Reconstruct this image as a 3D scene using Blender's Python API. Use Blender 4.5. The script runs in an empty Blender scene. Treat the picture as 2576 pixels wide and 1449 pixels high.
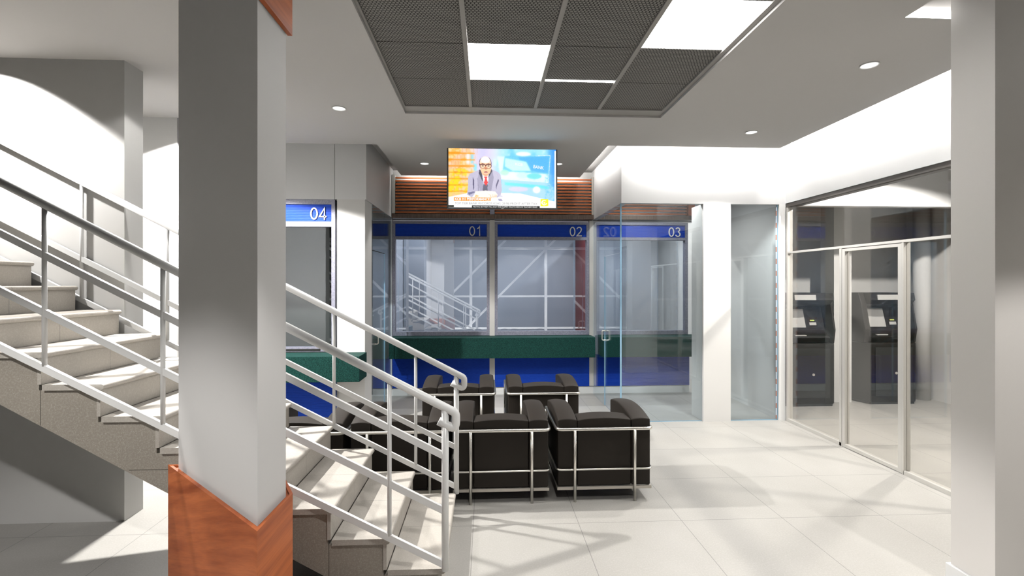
import bpy, bmesh, math, random
import numpy as np
from mathutils import Vector, Matrix
random.seed(7)
S = bpy.context.scene
COL = S.collection
PI = math.pi

# ------------------------------------------------------------------ materials
def mat(name, col=(.8, .8, .8), rough=.6, metal=0., spec=.5, emit=None, estr=0.):
    m = bpy.data.materials.new(name); m.use_nodes = True
    b = m.node_tree.nodes['Principled BSDF']
    b.inputs['Base Color'].default_value = (*col, 1)
    b.inputs['Roughness'].default_value = rough
    b.inputs['Metallic'].default_value = metal
    b.inputs['Specular IOR Level'].default_value = spec
    if emit:
        b.inputs['Emission Color'].default_value = (*emit, 1)
        b.inputs['Emission Strength'].default_value = estr
    return m

class NT:
    """small helper for node trees"""
    def __init__(s, m):
        s.t = m.node_tree; s.n = s.t.nodes; s.l = s.t.links; s.b = s.n.get('Principled BSDF')
    def add(s, typ, **kw):
        n = s.n.new(typ)
        for k, v in kw.items(): setattr(n, k, v)
        return n
    def link(s, a, b): s.l.new(a, b)
    def val(s, inp, v):
        if hasattr(v, 'links'): s.l.new(v, inp)
        else: inp.default_value = v
    def math(s, op, a, b=0., c=None):
        n = s.n.new('ShaderNodeMath'); n.operation = op
        s.val(n.inputs[0], a); s.val(n.inputs[1], b)
        if c is not None: s.val(n.inputs[2], c)
        return n.outputs[0]
    def mix(s, fac, a, b):
        n = s.n.new('ShaderNodeMix'); n.data_type = 'RGBA'
        s.val(n.inputs['Factor'], fac)
        for k, v in ((6, a), (7, b)):
            if hasattr(v, 'links'): s.l.new(v, n.inputs[k])
            else: n.inputs[k].default_value = (*v, 1)
        return n.outputs[2]
    def noise(s, vec, scale, detail=2, rough=.5):
        n = s.n.new('ShaderNodeTexNoise'); n.inputs['Scale'].default_value = scale
        n.inputs['Detail'].default_value = detail; n.inputs['Roughness'].default_value = rough
        s.l.new(vec, n.inputs['Vector']); return n.outputs['Fac']
    def pos(s): return s.n.new('ShaderNodeNewGeometry').outputs['Position']
    def obj(s): return s.n.new('ShaderNodeTexCoord').outputs['Object']
    def scale(s, vec, sc):
        n = s.n.new('ShaderNodeMapping'); n.inputs['Scale'].default_value = sc
        s.l.new(vec, n.inputs['Vector']); return n.outputs[0]
    def xyz(s, vec):
        n = s.n.new('ShaderNodeSeparateXYZ'); s.l.new(vec, n.inputs[0]); return n.outputs
    def ramp(s, fac, lo, hi):
        n = s.n.new('ShaderNodeMapRange'); n.inputs['From Min'].default_value = lo; n.inputs['From Max'].default_value = hi
        s.l.new(fac, n.inputs['Value']); return n.outputs[0]

M = {}
M['wall'] = mat('white_paint', (.74, .73, .71), .7, spec=.25)
M['ceiling'] = mat('ceiling_paint', (.56, .545, .53), .8, spec=.1)
M['gridmetal'] = mat('ceiling_grid_paint', (.33, .318, .30), .6, spec=.2)
M['panel'] = mat('white_panel', (.80, .80, .80), .45, spec=.35)
M['column'] = mat('gray_column_paint', (.70, .69, .68), .6, spec=.3)
M['skirting'] = mat('white_skirting', (.85, .85, .84), .4)
M['railpaint'] = mat('white_rail_paint', (.86, .86, .85), .32, spec=.5)
M['chrome'] = mat('brushed_chrome', (.80, .775, .72), .30, metal=1.)
M['chairbar'] = mat('chair_base_metal', (.52, .49, .44), .4, metal=.6)
M['alum'] = mat('aluminium_frame', (.66, .64, .60), .4, metal=.35)
M['darkalum'] = mat('dark_channel', (.07, .062, .055), .5)
M['black'] = mat('black_plastic', (.02, .019, .018), .4)
M['bezel'] = mat('screen_bezel', (.045, .042, .038), .35)
M['atm'] = mat('atm_body', (.016, .013, .011), .5, spec=.25)
M['atmgrey'] = mat('atm_grey', (.55, .54, .52), .4)
M['white_letter'] = mat('sign_letter', (.82, .80, .74), .35)
M['posttrim'] = mat('pale_trim', (.62, .60, .57), .5)
M['officewall'] = mat('office_wall', (.50, .56, .66), .6)
M['redwood'] = mat('red_wood', (.22, .03, .025), .5)
M['led'] = mat('led_panel', (1, 1, 1), .5, emit=(1, .98, .95), estr=24.)
M['strip'] = mat('led_strip', (1, 1, 1), .5, emit=(1, .98, .95), estr=125.)
M['strip_soft'] = mat('led_strip_soft', (1, 1, 1), .5, emit=(1, .98, .95), estr=45.)
M['lens'] = mat('downlight_lens', (1, 1, 1), .5, emit=(1, .98, .95), estr=2.2)
M['ledgreen'] = mat('indicator', (.1, .5, .1), .5, emit=(.9, .45, .1), estr=1.)

def glassy(name, tint, refl, f0=.04):
    m = bpy.data.materials.new(name); m.use_nodes = True; t = NT(m)
    t.n.remove(t.b)
    out = t.n['Material Output']
    tr = t.add('ShaderNodeBsdfTransparent'); tr.inputs[0].default_value = (*tint, 1)
    gl = t.add('ShaderNodeBsdfGlossy'); gl.inputs['Roughness'].default_value = .0
    gl.inputs['Color'].default_value = (.95, .97, 1, 1)
    lw = t.add('ShaderNodeLayerWeight'); lw.inputs['Blend'].default_value = .5
    # Schlick: f0 + (1-f0) * facing^5
    p = t.math('POWER', lw.outputs['Facing'], 4.)
    f = t.math('MULTIPLY_ADD', p, refl, f0)
    mx = t.add('ShaderNodeMixShader'); t.link(f, mx.inputs[0]); t.link(tr.outputs[0], mx.inputs[1]); t.link(gl.outputs[0], mx.inputs[2])
    t.link(mx.outputs[0], out.inputs['Surface'])
    return m
M['glass'] = glassy('clear_glass', (.91, .945, .96), .7, .07)
M['glass_clear'] = glassy('partition_glass', (.94, .93, .91), .6, .06)
M['glass_teller'] = glassy('teller_glass', (.86, .89, .93), .6, .19)
M['glass_edge'] = mat('glass_edge', (.28, .47, .62), .2)

def floor_like(name, base, dark, light, tile=None, line=.55, rough=.42, speck=.55, ymid=None):
    m = mat(name, base, rough, spec=.4); t = NT(m)
    p = t.pos()
    n1 = t.noise(t.scale(p, (1, 1, 1)), 2.2, 3)
    n2 = t.noise(p, 95, 2, .6)
    n3 = t.noise(t.scale(p, (1, 1.7, 1)), 210, 1)
    c = t.mix(t.ramp(n1, .3, .7), dark, base)
    c = t.mix(t.math('MULTIPLY', t.ramp(n2, .45, .75), .35), c, light)
    c = t.mix(t.math('MULTIPLY', t.ramp(n3, .60, .72), speck), c, light)
    if tile:
        s, x0, y0 = tile
        x, y, z = t.xyz(p)
        def edge(v, o):
            q = t.math('DIVIDE', t.math('SUBTRACT', v, o), s)
            q = t.math('FRACT', t.math('ADD', q, 100.5))
            return t.math('LESS_THAN', t.math('ABSOLUTE', t.math('SUBTRACT', q, .5)), .0024 / s)
        e = t.math('MAXIMUM', edge(x, x0), edge(y, y0))
        c = t.mix(t.math('MULTIPLY', e, line), c, tuple(v * .25 for v in base))
    if ymid is not None:
        x, y, z = t.xyz(p)
        e = t.math('LESS_THAN', t.math('ABSOLUTE', t.math('SUBTRACT', y, ymid)), .0016)
        c = t.mix(t.math('MULTIPLY', e, .6), c, tuple(v * .25 for v in base))
    t.link(c, t.b.inputs['Base Color'])
    return m
M['floor'] = floor_like('porcelain_tile', (.425, .41, .382), (.385, .37, .342), (.54, .525, .50), (.7435, .654, 3.46))
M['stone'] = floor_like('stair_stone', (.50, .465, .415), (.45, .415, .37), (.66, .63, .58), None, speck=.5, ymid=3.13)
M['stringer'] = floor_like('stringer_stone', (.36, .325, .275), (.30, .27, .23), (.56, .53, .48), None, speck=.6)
M['joint'] = mat('stone_joint', (.10, .09, .075), .8)

def wood(name, a, b, grain_axis, rough=.45, scale=1., lean=None):
    m = mat(name, a, rough, spec=.3); t = NT(m)
    if grain_axis == 'xy':      # level boards around a column; the grain leans on the angled face
        x, y, z = t.xyz(t.pos())
        w_ = t.math('SUBTRACT', z, t.math('MULTIPLY', t.math('MINIMUM', t.math('ADD', x, .854), 0.), .45))
        cb = t.add('ShaderNodeCombineXYZ'); t.link(t.math('ADD', x, t.math('MULTIPLY', y, -.6)), cb.inputs[0]); t.link(w_, cb.inputs[2])
        p = cb.outputs[0]; sc = (1.0, 1.0, 11)
    else:
        p = t.obj(); sc = {'x': (1.2, 14, 14), 'z': (14, 14, 1.2), 'y': (14, 1.2, 14)}[grain_axis]
    n = t.noise(t.scale(p, tuple(v * scale for v in sc)), 1.6, 5, .6)
    f = t.noise(t.scale(p, tuple(v * scale * (2.2 if v < 5 else 5.) for v in sc)), 2.5, 3, .6)
    c = t.mix(t.ramp(n, .38, .70), a, b)
    c = t.mix(t.math('MULTIPLY', t.ramp(f, .55, .8), .5), c, b)
    t.link(c, t.b.inputs['Base Color'])
    return m
M['cherry'] = wood('cherry_wood', (.58, .165, .052), (.29, .062, .017), 'xy')
M['slat'] = wood('slat_wood', (.52, .165, .055), (.32, .08, .025), 'x')
M['walnut'] = wood('walnut_fascia', (.15, .105, .08), (.055, .04, .032), 'z', scale=2.2)

def fabric(name, a, b, scale, rough=.6, spec=.4):
    m = mat(name, a, rough, spec=spec); t = NT(m)
    p = t.obj()
    n = t.noise(p, scale, 3, .7)
    c = t.mix(t.ramp(n, .38, .62), a, b)
    t.link(c, t.b.inputs['Base Color'])
    return m
M['granite'] = fabric('green_granite', (.003, .014, .012), (.014, .074, .062), 150, .6, .12)
M['winframe'] = fabric('window_frame_grey', (.20, .20, .255), (.28, .28, .34), 60, .5)

def ribbed(name, a, per=.019):
    m = mat(name, a, .5, spec=.12); t = NT(m)
    x, y, z = t.xyz(t.pos())
    n = t.noise(t.scale(t.pos(), (6, 6, 90)), 3., 2)
    c = t.mix(t.ramp(n, .3, .7), tuple(v * .82 for v in a), tuple(v * 1.12 for v in a))
    t.link(c, t.b.inputs['Base Color'])
    bp = t.add('ShaderNodeBump'); bp.inputs['Strength'].default_value = .25; bp.inputs['Distance'].default_value = .002
    t.link(t.math('SINE', t.math('MULTIPLY', z, 2 * PI / per)), bp.inputs['Height'])
    t.link(bp.outputs[0], t.b.inputs['Normal'])
    return m
M['blue'] = ribbed('blue_laminate', (.010, .052, .40))

def leather():
    m = mat('black_leather', (.024, .0195, .0155), .6, spec=.22); t = NT(m)
    n = t.noise(t.obj(), 240, 2)
    bp = t.add('ShaderNodeBump'); bp.inputs['Strength'].default_value = .12; bp.inputs['Distance'].default_value = .001
    t.link(n, bp.inputs['Height']); t.link(bp.outputs[0], t.b.inputs['Normal'])
    return m
M['leather'] = leather()

def perforated():
    m = mat('perforated_tile', (.03, .03, .03), .7, spec=.2); t = NT(m)
    x, y, z = t.xyz(t.pos())
    P = .0222; R = P * .866
    def dots(ox, oy):
        fx = t.math('SUBTRACT', t.math('FRACT', t.math('ADD', t.math('DIVIDE', x, P), 100 + ox)), .5)
        fy = t.math('SUBTRACT', t.math('FRACT', t.math('ADD', t.math('DIVIDE', y, 2 * R), 100 + oy)), .5)
        fx = t.math('MULTIPLY', fx, P); fy = t.math('MULTIPLY', fy, 2 * R)
        return t.math('ADD', t.math('MULTIPLY', fx, fx), t.math('MULTIPLY', fy, fy))
    d = t.math('MINIMUM', dots(0, 0), dots(.5, .5))
    inside = t.math('LESS_THAN', d, .0093 ** 2)
    c = t.mix(inside, (.018, .0165, .015), (.235, .225, .21))
    t.link(c, t.b.inputs['Base Color'])
    return m
M['perf'] = perforated()

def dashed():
    m = mat('dashed_strip', (.8, .8, .8), .5); t = NT(m)  # pale strip with red-brown dashes
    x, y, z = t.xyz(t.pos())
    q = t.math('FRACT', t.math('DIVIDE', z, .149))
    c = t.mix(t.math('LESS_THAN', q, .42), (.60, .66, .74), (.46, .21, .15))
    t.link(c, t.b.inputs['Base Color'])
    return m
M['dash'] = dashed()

# ------------------------------------------------------------------ geometry
class MB:
    def __init__(s): s.v = []; s.f = []; s.m = []; s.smooth = []
    def _add(s, vs, fs, mi=0, sm=False):
        b = len(s.v); s.v += [tuple(v) for v in vs]
        for f in fs: s.f.append(tuple(b + i for i in f)); s.m.append(mi); s.smooth.append(sm)
        return s
    def box(s, x0, x1, y0, y1, z0, z1, mi=0):
        x0, x1 = sorted((x0, x1)); y0, y1 = sorted((y0, y1)); z0, z1 = sorted((z0, z1))
        vs = [(x, y, z) for z in (z0, z1) for y in (y0, y1) for x in (x0, x1)]
        return s._add(vs, [(0, 2, 3, 1), (4, 5, 7, 6), (0, 1, 5, 4), (2, 6, 7, 3), (0, 4, 6, 2), (1, 3, 7, 5)], mi)
    def prism(s, poly, z0, z1, mi=0):
        """plan polygon (counter-clockwise) extruded in z"""
        n = len(poly)
        vs = [(x, y, z0) for x, y in poly] + [(x, y, z1) for x, y in poly]
        fs = [tuple(range(n))[::-1], tuple(range(n, 2 * n))] + [(i, (i + 1) % n, n + (i + 1) % n, n + i) for i in range(n)]
        return s._add(vs, fs, mi)
    def prism_y(s, poly, y0, y1, mi=0):
        """xz polygon extruded in y"""
        n = len(poly)
        vs = [(x, y0, z) for x, z in poly] + [(x, y1, z) for x, z in poly]
        fs = [tuple(range(n)), tuple(range(n, 2 * n))[::-1]] + [(i, n + i, n + (i + 1) % n, (i + 1) % n) for i in range(n)]
        return s._add(vs, fs, mi)
    def prism_x(s, poly, x0, x1, mi=0):
        n = len(poly)
        vs = [(x0, y, z) for y, z in poly] + [(x1, y, z) for y, z in poly]
        fs = [tuple(range(n))[::-1], tuple(range(n, 2 * n))] + [(i, (i + 1) % n, n + (i + 1) % n, n + i) for i in range(n)]
        return s._add(vs, fs, mi)
    def tube(s, pts, r, seg=14, caps=True, mi=0):
        pts = [Vector(p) for p in pts]; n = len(pts)
        rings = []; up = None
        for i, p in enumerate(pts):
            a = (pts[i] - pts[i - 1]).normalized() if i else None
            b = (pts[i + 1] - pts[i]).normalized() if i < n - 1 else None
            t = (a + b).normalized() if a is not None and b is not None else (a if a is not None else b)
            k = 1.
            if a is not None and b is not None: k = 1 / max(.35, math.cos(a.angle(b) / 2))
            if up is None: up = Vector((0, 0, 1)) if abs(t.z) < .9 else Vector((0, 1, 0))
            x = t.cross(up).normalized(); y = x.cross(t).normalized(); up = y
            rings.append([p + (x * math.cos(2 * PI * j / seg) + y * math.sin(2 * PI * j / seg)) * r for j in range(seg)])
        vs = [v for R in rings for v in R]; fs = []
        for i in range(n - 1):
            for j in range(seg):
                fs.append((i * seg + j, i * seg + (j + 1) % seg, (i + 1) * seg + (j + 1) % seg, (i + 1) * seg + j))
        s._add(vs, fs, mi, True)
        if caps:
            s._add([], [], mi)
            b = len(s.v) - len(vs)
            s.f.append(tuple(b + j for j in range(seg))[::-1]); s.m.append(mi); s.smooth.append(False)
            s.f.append(tuple(b + (n - 1) * seg + j for j in range(seg))); s.m.append(mi); s.smooth.append(False)
        return s
    def cyl(s, x, y, z0, z1, r, seg=24, mi=0): return s.tube([(x, y, z0), (x, y, z1)], r, seg, True, mi)
    def disc_dome(s, x, y, z, r, depth, seg=28):
        """shallow dome hanging below z"""
        vs = [(x, y, z - depth)]; K = 4
        for k in range(1, K + 1):
            a = k / K; zz = z - depth * (1 - a * a)
            vs += [(x + r * a * math.cos(2 * PI * j / seg), y + r * a * math.sin(2 * PI * j / seg), zz) for j in range(seg)]
        fs = [(0, 1 + (j + 1) % seg, 1 + j) for j in range(seg)]
        for k in range(K - 1):
            for j in range(seg):
                a = 1 + k * seg; fs.append((a + j, a + (j + 1) % seg, a + seg + (j + 1) % seg, a + seg + j))
        return s._add(vs, fs, 0, True)
    def bar(s, p0, p1, w, h, mi=0):
        """flat bar in the xz plane between p0 and p1: height h (across), width w in y"""
        a, b = Vector(p0), Vector(p1); t = (b - a).normalized(); n = Vector((-t.z, 0, t.x)) * (h / 2)
        return s.prism_y([(q.x, q.z) for q in (a - n, b - n, b + n, a + n)], a.y - w / 2, a.y + w / 2, mi)

def wloc(p):
    v = Vector((0, 0, 0))
    while p is not None: v += p.location; p = p.parent
    return v
def build(name, mb, m, parent=None, bevel=0., seg=2, origin=None):
    me = bpy.data.meshes.new(name)
    o = bpy.data.objects.new(name, me); COL.objects.link(o)
    off = Vector((0, 0, 0))
    if parent is not None: off = wloc(parent); o.parent = parent
    elif origin is not None: off = Vector(origin); o.location = off
    me.from_pydata([tuple(Vector(v) - off) for v in mb.v], [], mb.f)
    for mm in (m if isinstance(m, (list, tuple)) else [m]): me.materials.append(mm)
    for p, mi, sm in zip(me.polygons, mb.m, mb.smooth): p.material_index = mi; p.use_smooth = sm
    bm = bmesh.new(); bm.from_mesh(me); bmesh.ops.recalc_face_normals(bm, faces=bm.faces); bm.to_mesh(me); bm.free()
    if bevel:
        b = o.modifiers.new('edge', 'BEVEL'); b.width = bevel; b.segments = seg; b.limit_method = 'ANGLE'; b.angle_limit = math.radians(40)
        b.harden_normals = False
    return o
def tag(o, label=None, cat=None, group=None, kind=None):
    if label: o['label'] = label
    if cat: o['category'] = cat
    if group: o['group'] = group
    if kind: o['kind'] = kind
    return o
def thing(name, label, cat, loc, group=None):
    o = bpy.data.objects.new(name, None); COL.objects.link(o); o.location = loc
    o.empty_display_size = .1
    return tag(o, label, cat, group, 'thing')
def struct(name, mb, m, label=None, bevel=0.):
    o = build(name, mb, m, None, bevel); o['kind'] = 'structure'
    if label: o['label'] = label
    return o
def single(name, mb, m, label, cat, group=None, bevel=0., origin=None):
    if origin is None:
        a = np.array(mb.v); lo = a.min(0); hi = a.max(0); origin = ((lo[0] + hi[0]) / 2, (lo[1] + hi[1]) / 2, lo[2])
    return tag(build(name, mb, m, None, bevel, origin=origin), label, cat, group, 'thing')
def copy_tree(o, parent=None):
    c = o.copy(); COL.objects.link(c)
    if parent is not None: c.parent = parent
    for ch in list(o.children): copy_tree(ch, c)
    return c
def text_mesh(name, s, size, m, parent, loc, depth=.006, align='LEFT', sx=1., rot=(PI / 2, 0, 0), bold=0.):
    cu = bpy.data.curves.new(name, 'FONT'); cu.body = s; cu.size = size; cu.extrude = depth; cu.align_x = align
    cu.offset = bold; cu.resolution_u = 6
    t = bpy.data.objects.new(name, cu); COL.objects.link(t)
    dg = bpy.context.evaluated_depsgraph_get(); dg.update()
    me = bpy.data.meshes.new_from_object(t.evaluated_get(dg))
    bpy.data.objects.remove(t); bpy.data.curves.remove(cu)
    o = bpy.data.objects.new(name, me); COL.objects.link(o)
    me.materials.clear(); me.materials.append(m)
    if parent is not None: o.parent = parent; o.location = Vector(loc) - wloc(parent)
    else: o.location = loc
    o.rotation_euler = rot; o.scale = (sx, 1, 1)
    return o

def digits(name, txt, h, m, parent, x_right, y, z0, st=.105, depth=.006):
    """sign numerals drawn as even strokes, right aligned at x_right; h = digit height"""
    W_ = .60
    def arc(cx, cy, rx, ry, a0, a1, n=20): return [(cx + rx * math.cos(math.radians(a0 + (a1 - a0) * k / n)), cy + ry * math.sin(math.radians(a0 + (a1 - a0) * k / n))) for k in range(n + 1)]
    r = st / 2
    G = {'0': [arc(.30, .5, .30 - r, .5 - r, 0, 360, 40)],
         '1': [[(.13, .74), (.24, .80), (.34, .90), (.375, 1. - r * .2), (.375, 0)]],
         '2': [arc(.30, .73, .28 - r, .27 - r, 175, -25, 18) + [(.46, .50), (.22, .24), (.06, r), (.58, r)]],
         '3': [arc(.29, .755, .25 - r, .245 - r, 165, -82, 18), arc(.29, .27, .29 - r, .27 - r, 80, -165, 22)],
         '4': [[(.60, .25), (.035, .25), (.44, .96), (.44, 0)]]}
    mb = MB(); adv = .70
    for i, ch_ in enumerate(txt):
        ox = x_right - (len(txt) - i) * adv * h + (adv - W_) * h
        for line in G[ch_]:
            P = [Vector((ox + px * h, 0, z0 + pz * h)) for px, pz in line]; n = len(P); L = []
            closed = (P[0] - P[-1]).length < 1e-4
            for k in range(n):
                if closed: a_, b_ = P[k - 1 if k else n - 2], P[k + 1 if k < n - 1 else 1]
                else: a_, b_ = P[max(k - 1, 0)], P[min(k + 1, n - 1)]
                d1 = (P[k] - a_).normalized() if (P[k] - a_).length > 1e-9 else (b_ - P[k]).normalized()
                d2 = (b_ - P[k]).normalized() if (b_ - P[k]).length > 1e-9 else d1
                t_ = (d1 + d2).normalized(); k_ = 1 / max(.45, t_.dot(d1))
                nn = Vector((-t_.z, 0, t_.x)) * (r * h * k_); L.append((P[k] - nn, P[k] + nn))
            vs = []
            for p_, q_ in L:
                vs += [(p_.x, y - depth, p_.z), (q_.x, y - depth, q_.z), (p_.x, y + depth, p_.z), (q_.x, y + depth, q_.z)]
            fs = []
            for k in range(n - 1):
                a_, b_ = 4 * k, 4 * k + 4
                fs += [(a_, a_ + 1, b_ + 1, b_), (a_ + 2, b_ + 2, b_ + 3, a_ + 3), (a_, b_, b_ + 2, a_ + 2), (a_ + 1, a_ + 3, b_ + 3, b_ + 1)]
            if not closed: fs += [(0, 2, 3, 1), (4 * n - 4, 4 * n - 3, 4 * n - 1, 4 * n - 2)]
            mb._add(vs, fs)
    return build(name, mb, m, parent)

# ------------------------------------------------------------------ camera
H = 1.7
cd = bpy.data.cameras.new('camera'); cam = bpy.data.objects.new('camera', cd); COL.objects.link(cam)
cd.sensor_width = 36.; cd.lens = 36. * 1240 / 2576; cd.shift_y = -12.5 / 2576; cd.clip_start = .05
cam.location = (0, 0, H); cam.rotation_euler = (PI / 2, 0, -.0527)
S.camera = cam

ZC = 3.29      # ceiling
ZT = 3.42      # top of the light slots
# ------------------------------------------------------------------ room shell
struct('floor', MB().box(-6.2, 6.7, -2.2, 10.4, -.1, 0), M['floor'])
c = MB()
c.box(-6.2, -.755, -2.2, 5.64, ZC, ZT); c.box(-.755, 1.68, -2.2, .97, ZC, ZT); c.box(-.755, 1.68, 4.668, 5.64, ZC, ZT)
c.box(1.68, 2.506, -2.2, 5.64, ZC, ZT); c.box(2.506, 3.46, 2.823, 5.64, ZC, ZT); c.box(2.506, 3.46, -2.2, 2.823, ZC + .03, ZT)
c.box(-6.2, -1.25, 5.64, 5.73, ZC, ZT); c.box(-1.25, 1.408, 5.64, 7.35, ZC, ZT)
c.box(-6.2, 6.7, -2.2, 10.4, ZT, ZT + .1)
struct('ceiling', c, M['ceiling'])
struct('ceiling_side', MB().box(3.82, 6.5, -2.0, 7.3, ZC, ZT), M['ceiling'])

struct('wall_stair', MB().box(-6.2, -2.578, 3.66, 3.852, 0, ZC), M['wall'])
struct('wall_rear_left', MB().box(-6.2, -2.965, 4.90, 5.05, 0, ZC).box(-3.06, -2.965, 5.05, 5.90, 0, ZC), M['wall'])
struct('wall_left', MB().box(-6.2, -6.0, -2.0, 4.9, 0, ZC), M['wall'])
struct('wall_back', MB().box(-6.2, 6.7, -2.2, -2.0, 0, ZC), M['wall'])
struct('wall_right', MB().box(6.5, 6.7, -2.0, 7.3, 0, ZC), M['wall'])
struct('wall_side_room', MB().box(3.70, 6.7, 7.3, 7.4, 0, ZC), M['wall'])
struct('wall_divider', MB().box(3.62, 3.70, 5.99, 10.2, 0, ZT), M['wall'])
struct('wall_far', MB().box(-3.06, 3.62, 10.2, 10.4, 0, ZT), M['officewall'])
struct('wall_office_left', MB().box(-1.62, -1.5, 7.72, 10.2, 0, ZT), M['officewall'])
struct('wall_upper_far', MB().box(-3.06, 3.62, 7.60, 7.72, 2.66, ZT), M['wall'])
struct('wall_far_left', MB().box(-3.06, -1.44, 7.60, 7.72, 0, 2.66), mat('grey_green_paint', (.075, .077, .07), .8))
struct('wall_upper_right_front', MB().box(1.642, 3.82, 5.91, 5.99, 2.672, ZT), M['panel'])
struct('wall_upper_right_inner', MB().box(1.642, 1.72, 5.99, 7.60, 2.672, ZT), M['panel'])
struct('wall_upper_right', MB().box(3.70, 3.82, -2.0, 5.91, 2.683, ZT), M['panel'])
struct('wall_upper_side_room', MB().box(3.82, 6.5, 5.91, 6.03, 2.66, ZC), M['panel'])
struct('wall_upper_left_front', MB().box(-3.06, -1.779, 5.90, 5.98, 2.685, ZT).box(-1.775, -1.413, 5.90, 5.98, 2.685, ZT).box(-3., -1.43, 5.93, 5.98, 2.69, ZT), M['panel'])
struct('wall_upper_left_inner', MB().box(-1.49, -1.413, 5.98, 7.60, 2.685, ZT), M['panel'])
# pale vertical trims between and beside the counter windows
struct('trim_1', MB().box(.056, .132, 7.50, 7.60, .12, 2.66), M['posttrim'])
struct('trim_2', MB().box(1.586, 1.655, 7.50, 7.60, .12, 2.66), M['posttrim'])
struct('trim_3', MB().box(3.62, 3.70, 5.91, 5.99, 0, 2.672), M['skirting'])
struct('trim_4', MB().box(-1.43, -1.412, 7.49, 7.60, .12, 2.66), M['skirting'])
struct('baseboard_far', MB().box(-1.44, 3.155, 7.515, 7.60, 0, .115), M['skirting'])

# ------------------------------------------------------------------ suspended coffer
gx = [-.735 + .5945 * k for k in range(5)]
gy = [4.53 - .59 * k for k in range(7)]
ZG = 3.31
fr = thing('ceiling_grid', 'gray metal grid holding the perforated tiles and panels overhead', 'ceiling grid', (.46, 2.8, ZG))
g = MB()
g.box(-.755, 1.68, gy[0], 4.668, ZG, ZG + .02); g.box(-.755, 1.68, .97, gy[-1], ZG, ZG + .02)
g.box(-.755, gx[0], gy[-1], gy[0], ZG, ZG + .02); g.box(gx[4], 1.68, gy[-1], gy[0], ZG, ZG + .02)
build('border', g, M['gridmetal'], fr)
for k in (1, 2, 3): build('runner', MB().box(gx[k] - .015, gx[k] + .015, gy[-1], gy[0], ZG + .002, ZG + .02), M['gridmetal'], fr)
cells_led = {(1, 1), (3, 2)}
row_word = ['nearest the television', 'second from the television', 'third from the television', 'fourth from the television']
col_word = ['in the far left column', 'in the second column from the left', 'in the third column from the left', 'in the far right column']
pos_word = {(0, 0): 'in the corner left of the television row', (1, 0): 'just beyond the smaller lit ceiling panel',
            (2, 0): 'beyond the thin light slot in the ceiling grid', (3, 0): 'in the far right corner of the grid',
            (0, 1): 'left of the smaller lit ceiling panel', (2, 1): 'right of the smaller lit panel, before the thin slot',
            (3, 1): 'just beyond the larger lit ceiling panel', (0, 2): 'at the left border, cut by the photo top',
            (1, 2): 'on the near side of the smaller lit panel', (2, 2): 'left of the larger lit ceiling panel',
            (3, 3): 'on the near side of the larger lit panel'}
tile_proto = None
for j in range(6):
    for i in range(4):
        x0, x1 = gx[i] + (.0165 if i else .0015), gx[i + 1] - (.0165 if i < 3 else .0015)
        y1, y0 = gy[j] - (.004 if j else .0015), gy[j + 1] + .004
        if (i, j) in cells_led:
            t = thing('ceiling_light', 'bright square ceiling panel light, ' + {1: 'smaller one nearer the television', 2: 'larger one nearer the right wall', 4: 'one beyond the top edge of the photo'}[j], 'ceiling light', ((x0 + x1) / 2, (y0 + y1) / 2, ZG + .012), 'square panel lights in the ceiling grid')
            build('diffuser', MB().box(x0, x1, y0, y1, ZG + .012, ZG + .02), M['led'], t)
        elif (i, j) in pos_word:
            yy1 = y1 - (.035 if (i, j) == (2, 0) else 0)
            a = MB().box(x0, x1, y0, y1 if (i, j) != (2, 1) else y1 - .03, ZG + .012, ZG + .022)
            single('ceiling_tile', a, M['perf'], 'dark perforated metal ceiling tile ' + pos_word[(i, j)], 'ceiling tile', 'perforated tiles in the ceiling grid', origin=((x0 + x1) / 2, (y0 + y1) / 2, ZG + .012))
        elif j <= 5:
            a = MB().box(x0, x1, y0, y1, ZG + .012, ZG + .022)
            if j <= 3:
                single('ceiling_tile', a, M['perf'], 'perforated ceiling tile beyond the top edge of the photo', 'ceiling tile', 'perforated tiles beyond the top edge', origin=((x0 + x1) / 2, (y0 + y1) / 2, ZG + .012))
            else:
                build('rear_tile', a, M['perf'], fr)
single('strip_light', MB().box(gx[2] + .02, gx[3] - .02, gy[1] - .032, gy[1] - .002, ZG + .010, ZG + .02), M['led'],
       'thin bright strip of light between two perforated ceiling tiles', 'strip light')

# ------------------------------------------------------------------ LED strips in the ceiling slots
single('cove_light', MB().box(1.75, 3.62, 5.645, 5.665, 3.36, 3.40), M['strip'], 'hidden light strip above the white bulkhead over counter 03', 'strip light', 'cove strips')
single('cove_light', MB().box(3.465, 3.485, 1.0, 5.60, 3.36, 3.40), M['strip'], 'hidden light strip along the top of the right wall above the glass', 'strip light', 'cove strips')
single('cove_light', MB().box(1.413, 1.428, 5.75, 7.30, 3.37, 3.40), M['strip_soft'], 'light strip in the slot right of the television', 'strip light', 'cove strips')
single('cove_light', MB().box(-1.2, 1.4, 7.355, 7.37, 3.37, 3.40), M['strip_soft'], 'light strip in the slot above the wooden slats', 'strip light', 'cove strips')
single('strip_light', MB().box(2.508, 3.44, 2.806, 2.822, ZC, ZC + .024), M['led'], 'white light strip along the recess by the right column', 'strip light')

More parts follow.
